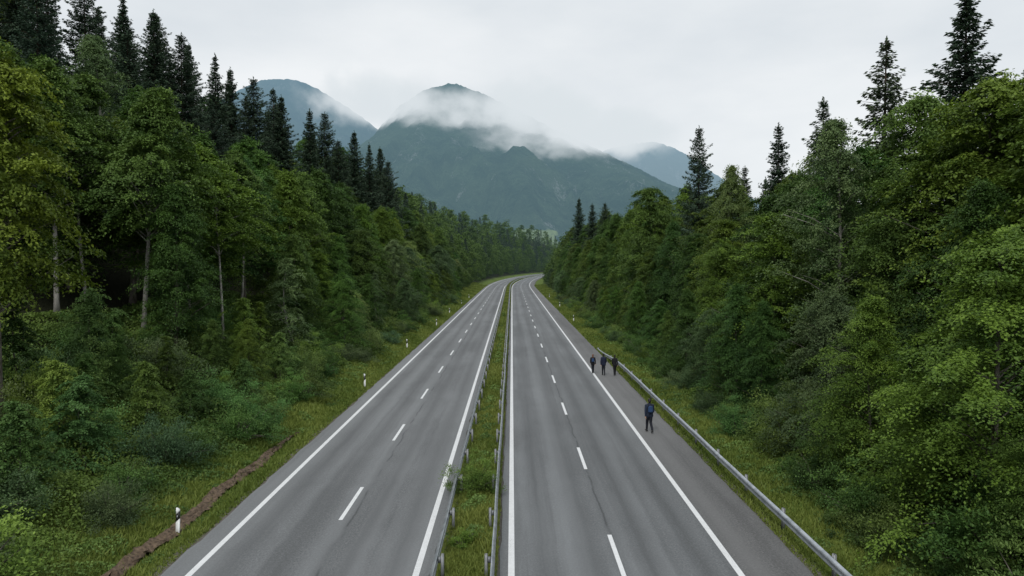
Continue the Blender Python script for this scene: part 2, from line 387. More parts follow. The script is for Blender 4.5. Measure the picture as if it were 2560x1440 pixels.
def spruce(seed,H,R,cb=.08,dens=1.0,ragged=.08,pname='spruce_tree',card=.46,curve=.78):
    r=np.random.default_rng(seed)
    tb=MB(); tb.tube([(0,0,z) for z in np.linspace(-.5,H*.985,8)],[.30*(1-.95*i/7)+.012 for i in range(8)],8)
    Cs=[];Ds=[];Ns=[];Ts=[];Ls=[];Ws=[]
    z=cb*H
    while z<H*.985:
        t=(z-cb*H)/(H*(1-cb)); nb=int(r.integers(7,10))
        a0=r.uniform(0,6.28)
        whl=r.uniform(.74,1.22)
        for b in range(nb):
            if r.uniform()<ragged: continue
            a=a0+b*2*math.pi/nb+r.normal(0,.22)
            L=(R*(1-t)**curve*min(1,(t+.25)/.4)+.15)*whl*r.uniform(.62,1.28)
            out=np.array([math.cos(a),math.sin(a),0]); sd=np.array([-math.sin(a),math.cos(a),0])
            n=max(8,int(L*38*dens)); s=r.uniform(.04,1,n)**.8
            up0=.35*(t-.35)
            pz=up0*s*L-.42*(1-t*.7)*L*s+.30*L*s*s*(.6+.4*t)
            side=r.choice([-1,1],n); wid=L*.32*(1-s)+.12
            off=side*wid*r.uniform(0,1,n)
            pos=out*(s*L)[:,None]+sd*off[:,None]+np.array([0,0,1.])*(z+pz-np.abs(off)*.35)[:,None]
            pos[:,2]-=r.uniform(0,.45,n)*(1-t*.6)
            d=out*.7+sd*(side*r.uniform(.2,.9,n))[:,None]; d[:,2]-=r.uniform(.0,1.1,n)*(1-t*.7); 
            Cs.append(pos);Ds.append(d);Ns.append(np.array([0,0,1.])+r.normal(0,.6,(n,3)))
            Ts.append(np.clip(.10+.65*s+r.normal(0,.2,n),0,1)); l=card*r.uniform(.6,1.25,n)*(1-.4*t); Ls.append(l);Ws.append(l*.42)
            if b%2==0: tb.tube([(0,0,z),tuple(out*L*.85+np.array([0,0,z+up0*L*.85-.42*(1-t*.7)*L*.85+.2*L]))],[.035,.008],4,False)
        z+=(.48-.18*t)*r.uniform(.75,1.3)*(H/27)
    n=20; Cs.append(np.stack([r.normal(0,.06,n),r.normal(0,.06,n),np.linspace(H*.95,H,n)],-1)); Ds.append(np.array([0,0,1.])+r.normal(0,.45,(n,3)));Ns.append(r.normal(0,1,(n,3)));Ts.append(np.full(n,.5));Ls.append(np.full(n,.34));Ws.append(np.full(n,.12))
    C=np.concatenate(Cs);Dd=np.concatenate(Ds);Nn=np.concatenate(Ns);T=np.concatenate(Ts);L=np.concatenate(Ls);W=np.concatenate(Ws)
    V,Fq=leaf_geo(C,Dd,Nn,L,W)
    return dict(H=H,R=R,name=pname,trunk=tb.me('trunk',M['bark_spruce'],True),crown=mesh('crown',V,Fq,M['needle'],tint=np.repeat(T,4)))
def shrub(seed,H,R,clumps=60,per=110,leaf=.15,mat=None):
    r=np.random.default_rng(seed); tb=MB(); Cs=[];Ds=[];Ns=[];Ts=[];Ls=[]
    ph=r.uniform(0,6,3)
    for k in range(clumps):
        a=r.uniform(0,6.283); el=math.asin(r.uniform(0.0,1)); q=r.uniform(.45,1.15)
        lob=1+.3*math.sin(2*a+ph[0])+.25*math.sin(3*a+ph[1]+4*el)
        c=np.array([math.cos(a)*math.cos(el)*R*q*lob,math.sin(a)*math.cos(el)*R*q*lob,.1+math.sin(el)*H*q*r.uniform(.65,1.15)])
        rc=R*.22*r.uniform(.5,1.3); m=int(per*r.uniform(.6,1.3))
        pos=c+r.normal(0,1,(m,3))*np.array([rc*.6,rc*.6,rc*.42]); pos[:,2]=np.maximum(pos[:,2],.0)
        Cs.append(pos); o_=unit(c+np.array([0,0,.3])); Ds.append(o_+r.normal(0,.8,(m,3))); Ns.append(np.array([0,0,1.1])+o_*.4+r.normal(0,.4,(m,3)))
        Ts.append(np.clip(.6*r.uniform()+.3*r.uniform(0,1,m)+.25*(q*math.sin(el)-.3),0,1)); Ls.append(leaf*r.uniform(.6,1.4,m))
        if k%4==0: tb.tube([(0,0,-.1),tuple(c*.5+np.array([0,0,.1])),tuple(c)],[.035,.022,.006],4,False)
    C=np.concatenate(Cs);L=np.concatenate(Ls)
    V,Fq=leaf_geo(C,np.concatenate(Ds),np.concatenate(Ns),L,L*.55)
    return dict(H=H,R=R,name='shrub',trunk=tb.me('stem',M['bark'],False),crown=mesh('foliage',V,Fq,mat or M['shrub'],tint=np.repeat(np.concatenate(Ts),4)))

K={}
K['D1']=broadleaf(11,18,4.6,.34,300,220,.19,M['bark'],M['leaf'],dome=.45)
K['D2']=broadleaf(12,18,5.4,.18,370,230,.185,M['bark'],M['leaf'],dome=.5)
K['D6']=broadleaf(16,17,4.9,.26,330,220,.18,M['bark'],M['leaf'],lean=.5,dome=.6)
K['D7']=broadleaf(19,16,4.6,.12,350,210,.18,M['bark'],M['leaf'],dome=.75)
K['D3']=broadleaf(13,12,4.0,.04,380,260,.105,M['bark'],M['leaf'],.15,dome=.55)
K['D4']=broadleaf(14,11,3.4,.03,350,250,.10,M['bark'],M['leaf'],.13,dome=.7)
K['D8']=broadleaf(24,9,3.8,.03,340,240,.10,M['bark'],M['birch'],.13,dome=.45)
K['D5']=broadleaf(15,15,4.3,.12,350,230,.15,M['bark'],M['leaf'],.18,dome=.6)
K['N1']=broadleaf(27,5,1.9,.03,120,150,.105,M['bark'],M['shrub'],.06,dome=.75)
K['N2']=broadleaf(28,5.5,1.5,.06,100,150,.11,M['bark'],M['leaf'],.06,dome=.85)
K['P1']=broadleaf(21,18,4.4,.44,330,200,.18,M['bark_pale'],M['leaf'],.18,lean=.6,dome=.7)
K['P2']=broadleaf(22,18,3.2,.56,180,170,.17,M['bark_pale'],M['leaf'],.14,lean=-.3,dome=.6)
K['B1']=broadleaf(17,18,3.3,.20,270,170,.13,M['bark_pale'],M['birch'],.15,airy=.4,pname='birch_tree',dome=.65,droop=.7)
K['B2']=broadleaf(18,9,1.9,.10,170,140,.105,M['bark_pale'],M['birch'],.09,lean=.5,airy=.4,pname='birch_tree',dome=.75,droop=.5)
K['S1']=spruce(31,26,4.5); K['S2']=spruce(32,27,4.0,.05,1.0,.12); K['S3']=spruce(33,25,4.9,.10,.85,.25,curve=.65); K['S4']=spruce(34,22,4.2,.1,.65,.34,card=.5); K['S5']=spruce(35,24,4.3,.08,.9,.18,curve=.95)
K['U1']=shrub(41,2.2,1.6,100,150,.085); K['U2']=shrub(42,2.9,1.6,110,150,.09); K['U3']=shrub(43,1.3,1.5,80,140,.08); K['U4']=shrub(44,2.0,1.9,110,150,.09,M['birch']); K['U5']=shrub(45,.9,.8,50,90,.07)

placed=[]
AUTO={}
EX=[(16.5,37,3.0),(14.8,34,2.5),(-16.7,56,3.6),(-16.6,61,2.4)]
def visible(x,y,R): return y>4 and (abs(x)-R)/y<.76
def put(kind,d,y,H,col=(1,1,1),label=None,group=None,cat='tree',wid=None,rz=None,autokey=None,gap=0):
    k=K[kind]; x=d+float(cen(y)); s=H/k['H']
    w=s if wid is None else wid/k['R']
    if not visible(x,y,k['R']*w+1): return None
    if gap:
        for (a,b) in placed:
            if (a-d)**2+(b-y)**2<gap*gap: return None
        if cat=='tree':
            for (a,b,c) in EX:
                if (a-d)**2+(b-y)**2<c*c: return None
    placed.append((d,y))
    z=float(ground(d,y))
    t=empty(k['name'],(x,y,z-.05),random.uniform(0,6.28) if rz is None else rz)
    t.scale=(w,w,s); t['category']=cat
    tr=ob('stem' if k['name']=='shrub' else 'trunk',k['trunk'],t); cr=ob('foliage' if k['name']=='shrub' else 'crown',k['crown'],t)
    cr.color=(*col,1)
    if label: t['label']=label
    if group: t['group']=group
    if autokey: AUTO.setdefault(autokey,[]).append((y,t,col,kind,H))
    return t
def hero(kind,u,vt,d,col,label,wid=None,**kw):
    y=d*F/(u-1280.); zt=H0+(HV-vt)*y/F; g=float(ground(d,y))
    return put(kind,d,y,max(4,zt-g),col,label,wid=wid,**kw)
YG=(1.20,1.07,.75); MG=(1,1,1); DG=(.62,.74,.72); OL=(.98,.90,.85); BG=(.75,.97,1.08); BR=(1.30,1.26,.9)
DK=(1,1,1)
LS=[(60,-90,-52,'S1'),(135,-60,-50,'S2'),(225,-40,-48,'S3'),(320,-5,-47,'S5'),(395,30,-43,'S1'),(462,88,-41,'S3'),(545,138,-40,'S5'),(583,172,-43,'S2'),(640,196,-41,'S3'),(688,222,-42,'S4'),(708,240,-38,'S1'),(778,274,-36,'S2'),(815,282,-38,'S3'),(848,350,-35,'S3'),(888,328,-34,'S1'),(925,358,-32,'S5'),(952,368,-33,'S1'),(972,402,-30,'S3')]
LW=['tall dark spruce cut by the top edge at the far left corner','dark spruce second from the left corner of the photo','broad dark spruce on the upper left slope','narrow dark spruce reaching the top edge left of the sky','pointed spruce standing first against the open sky at top left','dense dark spruce stepping down right of the topmost pointed one','sharp tipped spruce alone on the left skyline above the forest','short spruce tight to the right of the lone sharp tipped one','wide spruce in front of the left mountain summit','sparse thin spruce by the foot of the left mountain ridge','dense spruce left of the mountain saddle on the left slope','narrow dark spruce before the right flank of the left mountain','spruce leaning close to its twin before the left mountain flank','ragged low spruce in the skyline gap before the misty mountain','tall spruce leading the last cluster on the left slope','narrow spruce in the middle of the last left cluster','dark spruce in the last left cluster before the big mountain','last and lowest big spruce at the right end of left slope']
for (u,v,d,k),lb in zip(LS,LW): hero(k,u,v,d,DK,lb,rz=None)
hero('S1',2402,-12,31,DK,'tall dense spruce touching the top edge on the right',wid=5.0)
hero('S4',2205,98,31,(1.5,1.25,1.1),'ragged sparse spruce with drooping branches on the right skyline',wid=4.8)
hero('S4',2052,245,29,(1.2,1.15,1),'thin topped spruce behind the pale birch on the right')
hero('S2',1942,308,27,DK,'narrow dark spruce left of the pale birch on the right')
hero('S3',1745,316,24.5,DK,'lone spruce above the broadleaf canopy right of the mountain',wid=3.8)
hero('S1',1447,494,21,DK,'small far spruce nearest the road bend on the right',wid=4.2)
hero('S2',1480,508,22,DK,'small far spruce just right of the one by the bend',wid=4)
hero('S3',1512,506,24,DK,'small broad far spruce third from the road bend, right side')
hero('B1',2075,280,19.5,(.95,1.0,.9),'pale grey-green birch with white trunk in the right forest',wid=3.8)
hero('B1',1830,400,21,(1.1,1.08,.8),'airy light birch crown on the right skyline')
hero('D5',1930,520,17.0,BR,'bright green broadleaf tree jutting forward in the right forest',wid=3.8)
hero('D8',2085,720,15.2,(.75,.78,.78),'rounded olive willow-like tree at the right roadside',wid=3.0)
hero('D3',2490,560,15.5,BR,'bright yellow-green young tree at the right edge of photo',wid=4.2)
hero('D2',2310,225,23,MG,'large green broadleaf crown below the ragged spruce, right side',wid=5)
hero('D2',2500,180,24,YG,'large light green crown at the top right corner',wid=5.5)
hero('D4',1655,745,14.5,BG,'small bluish-green tree low on the right verge',wid=2.2)
hero('D5',1620,462,19.5,MG,'broadleaf tree topping the canopy left of the lone right spruce')
put('P1',-25.5,49,17.5,MG,'left broadleaf tree with pale leaning trunk showing in full',wid=4.2,rz=0.3)
put('P1',-29.5,46,17,MG,'leftmost tree with a straight pale trunk in the dark gap',wid=4.4,rz=2.6)
put('P2',-28,54,17,DG,'tree with thin grey trunk just left of the leaning one',wid=3.2,rz=1.3)
put('P2',-30.5,51,17,MG,'slim pale trunk between the leftmost and the leaning ones',wid=3.2,rz=4.3)
put('P2',-26.2,58,16,OL,'slim pale trunk right behind the leaning one',wid=3.0,rz=5.3)
put('P2',-31,43,16,MG,'slim pale trunk closest to the left photo edge',wid=3.0,rz=3.3)
put('P2',-24.2,63,16,MG,'slim trunk deepest in the left dark gap, under green leaves',wid=3.0,rz=0.9)
put('P2',-31.6,60,17,DG,'slim trunk standing far back between two paler trunks',wid=3.0,rz=2.1)
put('P2',-22.6,55.5,14,BR,'slim trunk right of the leaning pale one, bright crown',wid=2.8,rz=5.9)
put('D5',-22.3,47,11.5,DG,'dark green mid-height tree beside the leaning pale trunk',wid=2.9,rz=1.0)
put('D7',-28.2,64,15.5,DG,'dark dense tree closing the gap behind the slim trunks',wid=4.2,rz=2.0)
put('D7',-33.0,53,15.5,DG,'dark dense tree far back in the left gap',wid=4.2,rz=4.0)
put('D1',-22.5,31,16.5,(1.5,1.2,.7),'yellowish leaved tree cut off by the left photo edge',wid=3.6)
hero('D1',505,365,-25,BR,'light yellow-green crown in the middle of the left forest',wid=5.4)
hero('D1',330,290,-30,YG,'big spreading green crown left of the yellow-green one',wid=5.5)
hero('D6',610,385,-27,BG,'fresh blue-green crown right of the yellow-green one',wid=4.6)
hero('B2',745,635,-18.3,(1.25,1.3,1.2),'slim young birch with leaning pale stem at left forest edge',wid=2.5)
hero('B1',240,80,-40,(.9,1,.9),'pale round birch crown among spruces at upper left',wid=4.6)
hero('D5',905,505,-23,(1.0,1.1,.8),'rounded green tree under the last left spruces',wid=4)

def cols(side):
    return random.choice([MG,MG,DG,DG,YG,OL,BR,(.85,1.03,.95),(1.1,1.08,.8),(.72,.84,.8),BG])
def row(key,side,X,jx,sp,kinds,h0,h1,y0,y1,gap,cat='tree',wid=(.85,1.1),grow=0):
    y=y0
    while y<y1:
        d=side*(X+random.uniform(-jx,jx)); k=random.choice(kinds); H=random.uniform(h0,h1)
        c=cols(side) if k[0] in 'DUN' else (random.choice([(1,1,1),(.8,.85,.9),(1.2,1.1,.9)]))
        v=random.uniform(.72,1.15); c=tuple(v*q for q in c)
        kk=K[k]
        if cat=='shrub': H=kk['H']*random.uniform(h0,h1)
        H*=1+grow*min(max((y-110)/90,0),1)
        put(k,d,y+random.uniform(-1,1),H,c,autokey=key,cat=cat,wid=kk['R']*H/kk['H']*random.uniform(*wid),gap=gap)
        y+=sp*(1+y/500)*random.uniform(.8,1.2)
YE=275
row('left edge young trees',-1,16.7,.9,6,['D3','D4','B2','D8','D4'],4.2,8,46,YE,2.0)
row('left front row',-1,20.6,1.2,6,['D3','D5','D4','D5','D8'],8.5,12.5,60,YE,2.6)
row('left tall row',-1,26,1.5,6,['D1','D2','D6','D7'],13,17.5,66,YE,3.0)
row('left slope row',-1,34,2,6.0,['D1','D2','S3','S1','D6','S5'],13.5,19.5,42,YE,3.2)
row('left upper spruce row',-1,42,3,6.5,['S1','S2','S3','D7','D2','S5','D1'],14,22,54,YE,3)
row('left ridge spruce row',-1,55,4,8,['S1','S2','S3','S5','D2'],17,26,72,YE,3)
row('right edge young trees',1,14.9,.9,5.2,['D3','D4','D4','D8'],4,8.0,19,YE,2.2)
row('right front row',1,19,1.2,5.8,['D3','D5','D5','D4'],9.5,14,24,YE,2.6,grow=.12)
row('right tall row',1,24,1.4,6,['D1','D2','D6','D7'],13.5,17.5,30,YE,3,grow=.22)
row('right back row',1,31,2,7,['S2','D2','D1','S5','D7'],15,19,38,YE,3,grow=.22)
for X,a,b,y0 in ((16.8,2.6,4.2,21),(19.6,3,5,26),(22.6,3,5.4,31)): row('left bank saplings',-1,X,1.2,3.8,['N1','N2','N1','D4'],a,b,y0,58,1.6,wid=(.9,1.2))
row('left shrub belt',-1,14.9,.8,2.4,['U1','U3','U4','U5'],.6,1.1,17,190,.9,'shrub',(.8,1.3))
for q,(X,a,b) in enumerate(((16.9,.7,1.1),(19.4,.7,1.1),(22,.8,1.2),(24.6,.8,1.2))): row('left foreground thicket',-1,X,1.2,3.2,['U1','U2','U4','U1','U3'],a,b,19,62,1.0,'shrub',(.8,1.2))
row('right shrub belt',1,12.9,.6,2.8,['U1','U3','U4','U5'],.5,.95,17,190,.9,'shrub',(.8,1.2))
row('right foreground thicket',1,15.2,1.5,3.0,['U1','U2'],.8,1.2,20,70,1.0,'shrub',(.8,1.2))
put('U1',-1.55,29,1.35,(1.0,1.0,.75),'leafy green bush growing between the two median guardrails',cat='shrub',wid=.95)
put('U5',-1.7,23.4,.5,(1.1,1.1,.7),'low weedy tuft beside the left median rail',cat='shrub',wid=.5)

ORD=['nearest','second nearest','third nearest','fourth nearest','fifth nearest','sixth nearest','seventh nearest','eighth nearest','ninth nearest','tenth nearest','eleventh nearest','twelfth nearest']
def adj(c,kind):
    if kind[0]=='S': return 'dark'
    if kind[0]=='B': return 'pale leaved'
    if c[0]>c[1]*1.08: return 'olive green'
    if c[2]<c[1]*.78: return 'yellow-green'
    if c[1]<.75: return 'dark green'
    return 'green'
for key,L in AUTO.items():
    L.sort(key=lambda q:q[0])
    for i,(y,t,c,k,H) in enumerate(L):
        nm={'D':'broadleaf tree','B':'birch','S':'spruce','U':'shrub','N':'sapling'}[k[0]]
        g=key+(' of shrubs' if k[0]=='U' else ' of trees')
        t['group']=g
        if i<12: t['label']='%s %s, %s the camera in the %s'%(adj(c,k),nm,ORD[i],key)
        else: t['label']='%s farther along the %s'%(nm,key)

# ------------------------------------------------------------------ far forest as one mass per side
def lowtree(seed,sp):
    r=np.random.default_rng(seed); H=1.0
    if sp:
        n=1300; t=r.uniform(0,1,n)**.8*.97; z=.06+.94*t; rad=.185*(1-t)**.8*r.uniform(.3,1.1,n)*(1+.2*np.sin(z*90)); a=r.uniform(0,6.28,n)
        C=np.stack([rad*np.cos(a),rad*np.sin(a),z-rad*.25],-1); Dd=np.stack([np.cos(a),np.sin(a),-.5+0*a],-1)+r.normal(0,.3,(n,3)); L=.038*r.uniform(.6,1.3,n)*(1.2-.6*t); W=L*.55
    else:
        n=1500; kc=40; cc=[]
        for i in range(kc):
            t=r.uniform(0,1); a=r.uniform(0,6.28); pr=.27*((1-t)**.5)*min(1,(t+.15)/.35)**.6*r.uniform(.5,1)
            cc.append((pr*math.cos(a),pr*math.sin(a),.1+.88*t))
        cc=np.array(cc); w=r.integers(0,kc,n); C=cc[w]+r.normal(0,1,(n,3))*np.array([.045,.045,.022]); Dd=r.normal(0,1,(n,3)); L=.038*r.uniform(.6,1.3,n); W=L*.7
        t=C[:,2]
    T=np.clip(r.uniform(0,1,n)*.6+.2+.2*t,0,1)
    V,_=leaf_geo(C,Dd,np.array([0,0,1.])+r.normal(0,.5,(n,3)),L,W)
    return V,T
LT=[lowtree(50+i,i%2) for i in range(8)]
def far_forest(side,label):
    out={0:[],1:[]}; tt={0:[],1:[]}
    rows=[(17.5,6,9),(21,10,13),(26,15,18),(33,17,21),(42,18,24),(54,18,25),(68,18,25)] if side<0 else [(16,6,9),(20,11,15),(25,17,21),(31,19,23),(40,18,22),(50,18,22)]
    for ri,(X,h0,h1) in enumerate(rows):
        y=YE
        while y<900:
            sp=1 if rng.uniform()<(.2 if ri<3 else .5) else 0
            if ri<2: sp=1 if rng.uniform()<.1 else 0
            V,T=LT[int(rng.integers(0,4))*2+sp]; H=rng.uniform(h0,h1); d=side*(X+rng.uniform(-2,2)); yy=y+rng.uniform(-2,2)
            a=rng.uniform(0,6.28); ca,sa=math.cos(a),math.sin(a)
            P=np.stack([V[:,0]*ca-V[:,1]*sa,V[:,0]*sa+V[:,1]*ca,V[:,2]],-1)*H
            P+=np.array([d+float(cen(yy)),yy,float(ground(d,yy))])
            out[sp].append(P); tt[sp].append(np.repeat(T,4)*rng.uniform(.4,1.1)); y+=(6.0+X*.04)*(1+(y-YE)/500)*rng.uniform(.8,1.2)
    for sp in (0,1):
        V=np.concatenate(out[sp]); o=ob('distant_forest',mesh('distant_forest',V,np.arange(len(V)).reshape(-1,4),M['needle' if sp else 'leaf'],tint=np.concatenate(tt[sp])))
        o.color=(.85,.85,.85,1)
        tag(o,label%('dark conifers' if sp else 'broadleaf trees'),'forest',kind='stuff')
far_forest(-1,'distant %s along the left side of the bend')
far_forest(1,'distant %s along the right side of the bend')

# ------------------------------------------------------------------ grass and undergrowth
def scatter_y(n,y0,y1,p=1.25):
    u=rng.uniform(0,1,n); a=1-p
    return (y0**a+u*(y1**a-y0**a))**(1/a)
def blades(name,d0,d1,n,h0,h1,y0,y1,label,col=(1,1,1)):
    y=scatter_y(n,y0,y1); d=rng.uniform(d0,d1,n)
    if d0<-12:                       # the grass thins out where the gutter runs
        keep=~((np.abs(d+12.1)<.22)&(y<39)&(rng.uniform(0,1,n)<.85)); y=y[keep]; d=d[keep]; n=len(y)
    patch=.5+.5*np.sin(d*1.7+np.sin(y*.6)*2)*np.sin(y*.9+d*.8)
    patch2=.5+.5*np.sin(y*.35+np.sin(d*1.1)*1.5)
    h=(h0+(h1-h0)*rng.uniform(0,1,n)**2.2)*(.45+.8*patch)
    e=np.minimum(d-d0,d1-d); h*=np.clip(.35+e/.5,0,1)
    z=ground(d,y); w=(.012+.0011*y)*rng.uniform(.6,1.4,n); h=h+.0010*y
    a=rng.uniform(0,6.28,n); lx=rng.normal(0,.5,n)*h; ly=rng.normal(0,.5,n)*h
    x=d+cen(y); P0=np.stack([x-np.cos(a)*w,y-np.sin(a)*w,z-.03],-1);P1=np.stack([x+np.cos(a)*w,y+np.sin(a)*w,z-.03],-1);P2=np.stack([x+lx,y+ly,z+h],-1)
    V=np.stack([P0,P1,P2],1).reshape(-1,3)
    T=np.clip(.10+.4*patch2+.45*rng.uniform(0,1,n)+.15*patch,0,1)
    o=ob(name,mesh(name,V,np.arange(len(V)).reshape(-1,3),M['grass'],tint=np.repeat(T,3)))
    o.color=(*col,1); return tag(o,label,'grass',kind='stuff')
blades('verge_grass',-16.5,-10.8,180000,.04,.24,14,300,'green grass of the left verge between asphalt and shrubs')
blades('verge_grass',9.22,13.8,130000,.04,.24,14,300,'green grass of the right verge behind the guardrail')
blades('median_grass',-2.42,-.46,90000,.04,.24,14,420,'grass and weeds filling the median strip',(1.1,1.04,1.1))
def cover(name,d0,d1,n,hm,y0,y1,label,mat='under',Lk=1.0,cat='undergrowth',thr=None):
    y=scatter_y(n,y0,y1,1.3); d=rng.uniform(d0,d1,n)
    q=np.abs(np.sin(d*.9+np.sin(y*.5)*1.3)*np.sin(y*.7-d*.4))
    if thr is not None:
        q=np.sin(d*2.1+np.sin(y*1.3)*2)*np.sin(y*1.9-d*1.4+np.sin(y*.37)*3); k=(q>thr)&~((np.abs(d+12.1)<.28)&(y<39)); y=y[k];d=d[k];q=np.abs(q[k]); n=len(y)
    hh=hm*(.25+.75*q)
    e=np.minimum(np.abs(d-d0),np.abs(d1-d)); hh*=np.clip(e/2.0,.15,1)
    z=ground(d,y)+rng.uniform(0,1,n)**.6*hh
    L=(.06+.0026*y)*rng.uniform(.6,1.4,n)*Lk
    V,Fq=leaf_geo(np.stack([d+cen(y),y,z],-1),rng.normal(0,1,(n,3))+np.array([0,0,.2]),np.array([0,-.2,1.])+rng.normal(0,.45,(n,3)),L,L*.6)
    T=np.clip(.5*rng.uniform(0,1,n)+.5*(.5+.5*np.sin(d*.8+y*.3)),0,1)
    o=ob(name,mesh(name,V,Fq,M[mat],tint=np.repeat(T,4))); return tag(o,label,cat,kind='stuff')
cover('undergrowth',-30,-13.6,280000,1.3,16,200,'leafy undergrowth on the left forest floor')
cover('undergrowth',11.8,24,170000,1.1,14,200,'leafy undergrowth along the right forest edge')
cover('verge_weeds',-15.5,-11,56000,.30,14,160,'broad leaved weeds in the left verge','shrub',.8,'weeds',.15)
cover('verge_weeds',9.6,13.4,50000,.32,14,160,'broad leaved weeds in the right verge','shrub',.8,'weeds',.15)
cover('median_weeds',-2.3,-.6,30000,.75,14,200,'broad leaved weeds in the median strip','shrub',.75,'weeds',.25)

# ------------------------------------------------------------------ guardrails
def guardrail(d,face,y0,y1,label,ramp=None,ps=4.0):
    root=tag(empty('guardrail',(d,y0,0)),label,'guardrail')
    prof=[(0,.44),(.025,.455),(.095,.50),(.10,.545),(.015,.585),(.015,.615),(.10,.655),(.095,.70),(.025,.745),(0,.76)]
    back=[(a-.008,b) for a,b in reversed(prof)]
    pf=prof+back; yy=np.arange(y0,y1+.1,2.0)
    def drop(y):
        if ramp is None: return 0
        t=min(max((y-ramp[0])/(ramp[1]-ramp[0]),0),1); return -.66*t*t*(3-2*t)*1.0
    V=[];n=len(pf)
    for y in yy:
        wob=.012*math.sin(y*.37)+.008*math.sin(y*1.1)
        for a,b in pf: V.append((face*(a+.0)+float(cen(y))+wob,y-y0,b+drop(y)))
    Fs=[]
    for i in range(len(yy)-1):
        for k in range(n): Fs.append((i*n+k,i*n+(k+1)%n,(i+1)*n+(k+1)%n,(i+1)*n+k))
    ob('beam',mesh('beam',V,Fs,M['zinc']),root)
    pm=MB()
    for (a,b,c_,e) in ((-.20,-.19,-.06,.06),(-.19,-.11,-.06,-.05),(-.19,-.11,.05,.06)): pm.box(a*1.0,b,c_,e,-.3,.78)
    pm.box(-.11,-.012,-.05,.05,.53,.69); pm.tube([(-.015,0,.6),(.035,0,.6)],[.016,.016],6)
    if face<0:
        pm.v=[v*np.array([-1,1,1]) for v in pm.v]; pm.f=[tuple(reversed(f)) for f in pm.f]
    pme=pm.me('post',M['zinc_dark'])
    y=y0+1; cnt=0; farV=[];farF=[]; nn=0
    base=np.concatenate(pm.v)
    while y<y1-.5:
        dz=drop(y)
        if dz>-.45:
            if cnt<96:
                ob('post',pme,root,(float(cen(y)),y-y0,dz))
            else:
                farV.append(base+np.array([float(cen(y)),y-y0,0])); farF+=[tuple(i+nn for i in f) for f in pm.f]; nn+=len(base)
            cnt+=1
        y+=ps
    if farV: tag(ob('distant_posts',mesh('distant_posts',np.concatenate(farV),farF,M['zinc_dark']),root),kind='stuff')
    if ramp is None: return
    eb=MB(); eb.box(-.1,.1,y1-y0-.02,y1-y0+.25,-.1,.14); ob('end_foot',eb.me('end_foot',M['zinc_dark']),root)
guardrail(-2.24,-1,8,560,'long steel guardrail on the left side of the grassy median')
guardrail(-.62,1,8,560,'long steel guardrail on the right side of the grassy median')
guardrail(9.5,-1,8,78,'steel guardrail along the right shoulder, ending behind the walkers',ramp=(61,78))

# ------------------------------------------------------------------ delineator posts
def delin():
    root=empty('delineator_post')
    sec=[(-.06,-.03),(-.025,-.05),(.025,-.05),(.06,-.03),(.045,.045),(-.045,.045)]
    def prism(z0,z1,sc0,sc1,slope=0,slope0=0):
        n=len(sec); V=[(a*sc0,b*sc0,z0+slope0*a) for a,b in sec]+[(a*sc1,b*sc1,z1+slope*a) for a,b in sec]
        return V,[tuple(range(n-1,-1,-1)),tuple(range(n,2*n))]+[(k,(k+1)%n,n+(k+1)%n,n+k) for k in range(n)]
    m=MB(); m.add(*prism(-.2,.58,1.0,.96,1.2)); m.add(*prism(.84,1.0,.93,.88,-.6,1.2)); ob('post_body',m.me('post_body',M['white_plastic']),root)
    m=MB(); m.add(*prism(.581,.839,1.0,.97,1.2,1.2)); ob('black_band',m.me('black_band',M['black_plastic']),root)
    m=MB(); m.box(-.010,.010,-.056,-.051,.67,.77); ob('reflector',m.me('reflector',M['reflector']),root)
    return root
proto=delin(); first=True
LD=[(24.7,-11.76),(53.8,-11.2),(79,-11.7),(107,-11.4),(134,-11.8),(162,-11.5),(190,-11.5)]
RD=[(114,9.9),(152,10.2),(192,10.1)]
LDW=['white roadside post with black band nearest the camera, beside the gutter','second white post with black band along the left verge','third small white post along the left verge','fourth small white post along the left verge','fifth small white post along the left verge','sixth tiny white post along the left verge','farthest tiny white post before the bend on the left verge']
RDW=['nearest small white post on the right verge beyond the guardrail','middle small white post on the right verge','farthest small white post on the right verge before the bend']
for (y,d),lb in list(zip(LD,LDW))+list(zip(RD,RDW)):
    o=proto if first else copy_tree(proto); first=False
    o.location=(d+float(cen(y)),y,float(ground(d,y))); o.rotation_euler=(R_(random.uniform(-2,2)),R_(random.uniform(-2,2)),R_(random.uniform(-8,8)))
    s=.98 if y<40 else 1.08; o.scale=(1.15,1.15,s)
    tag(o,lb,'roadside post','white roadside posts with black bands')

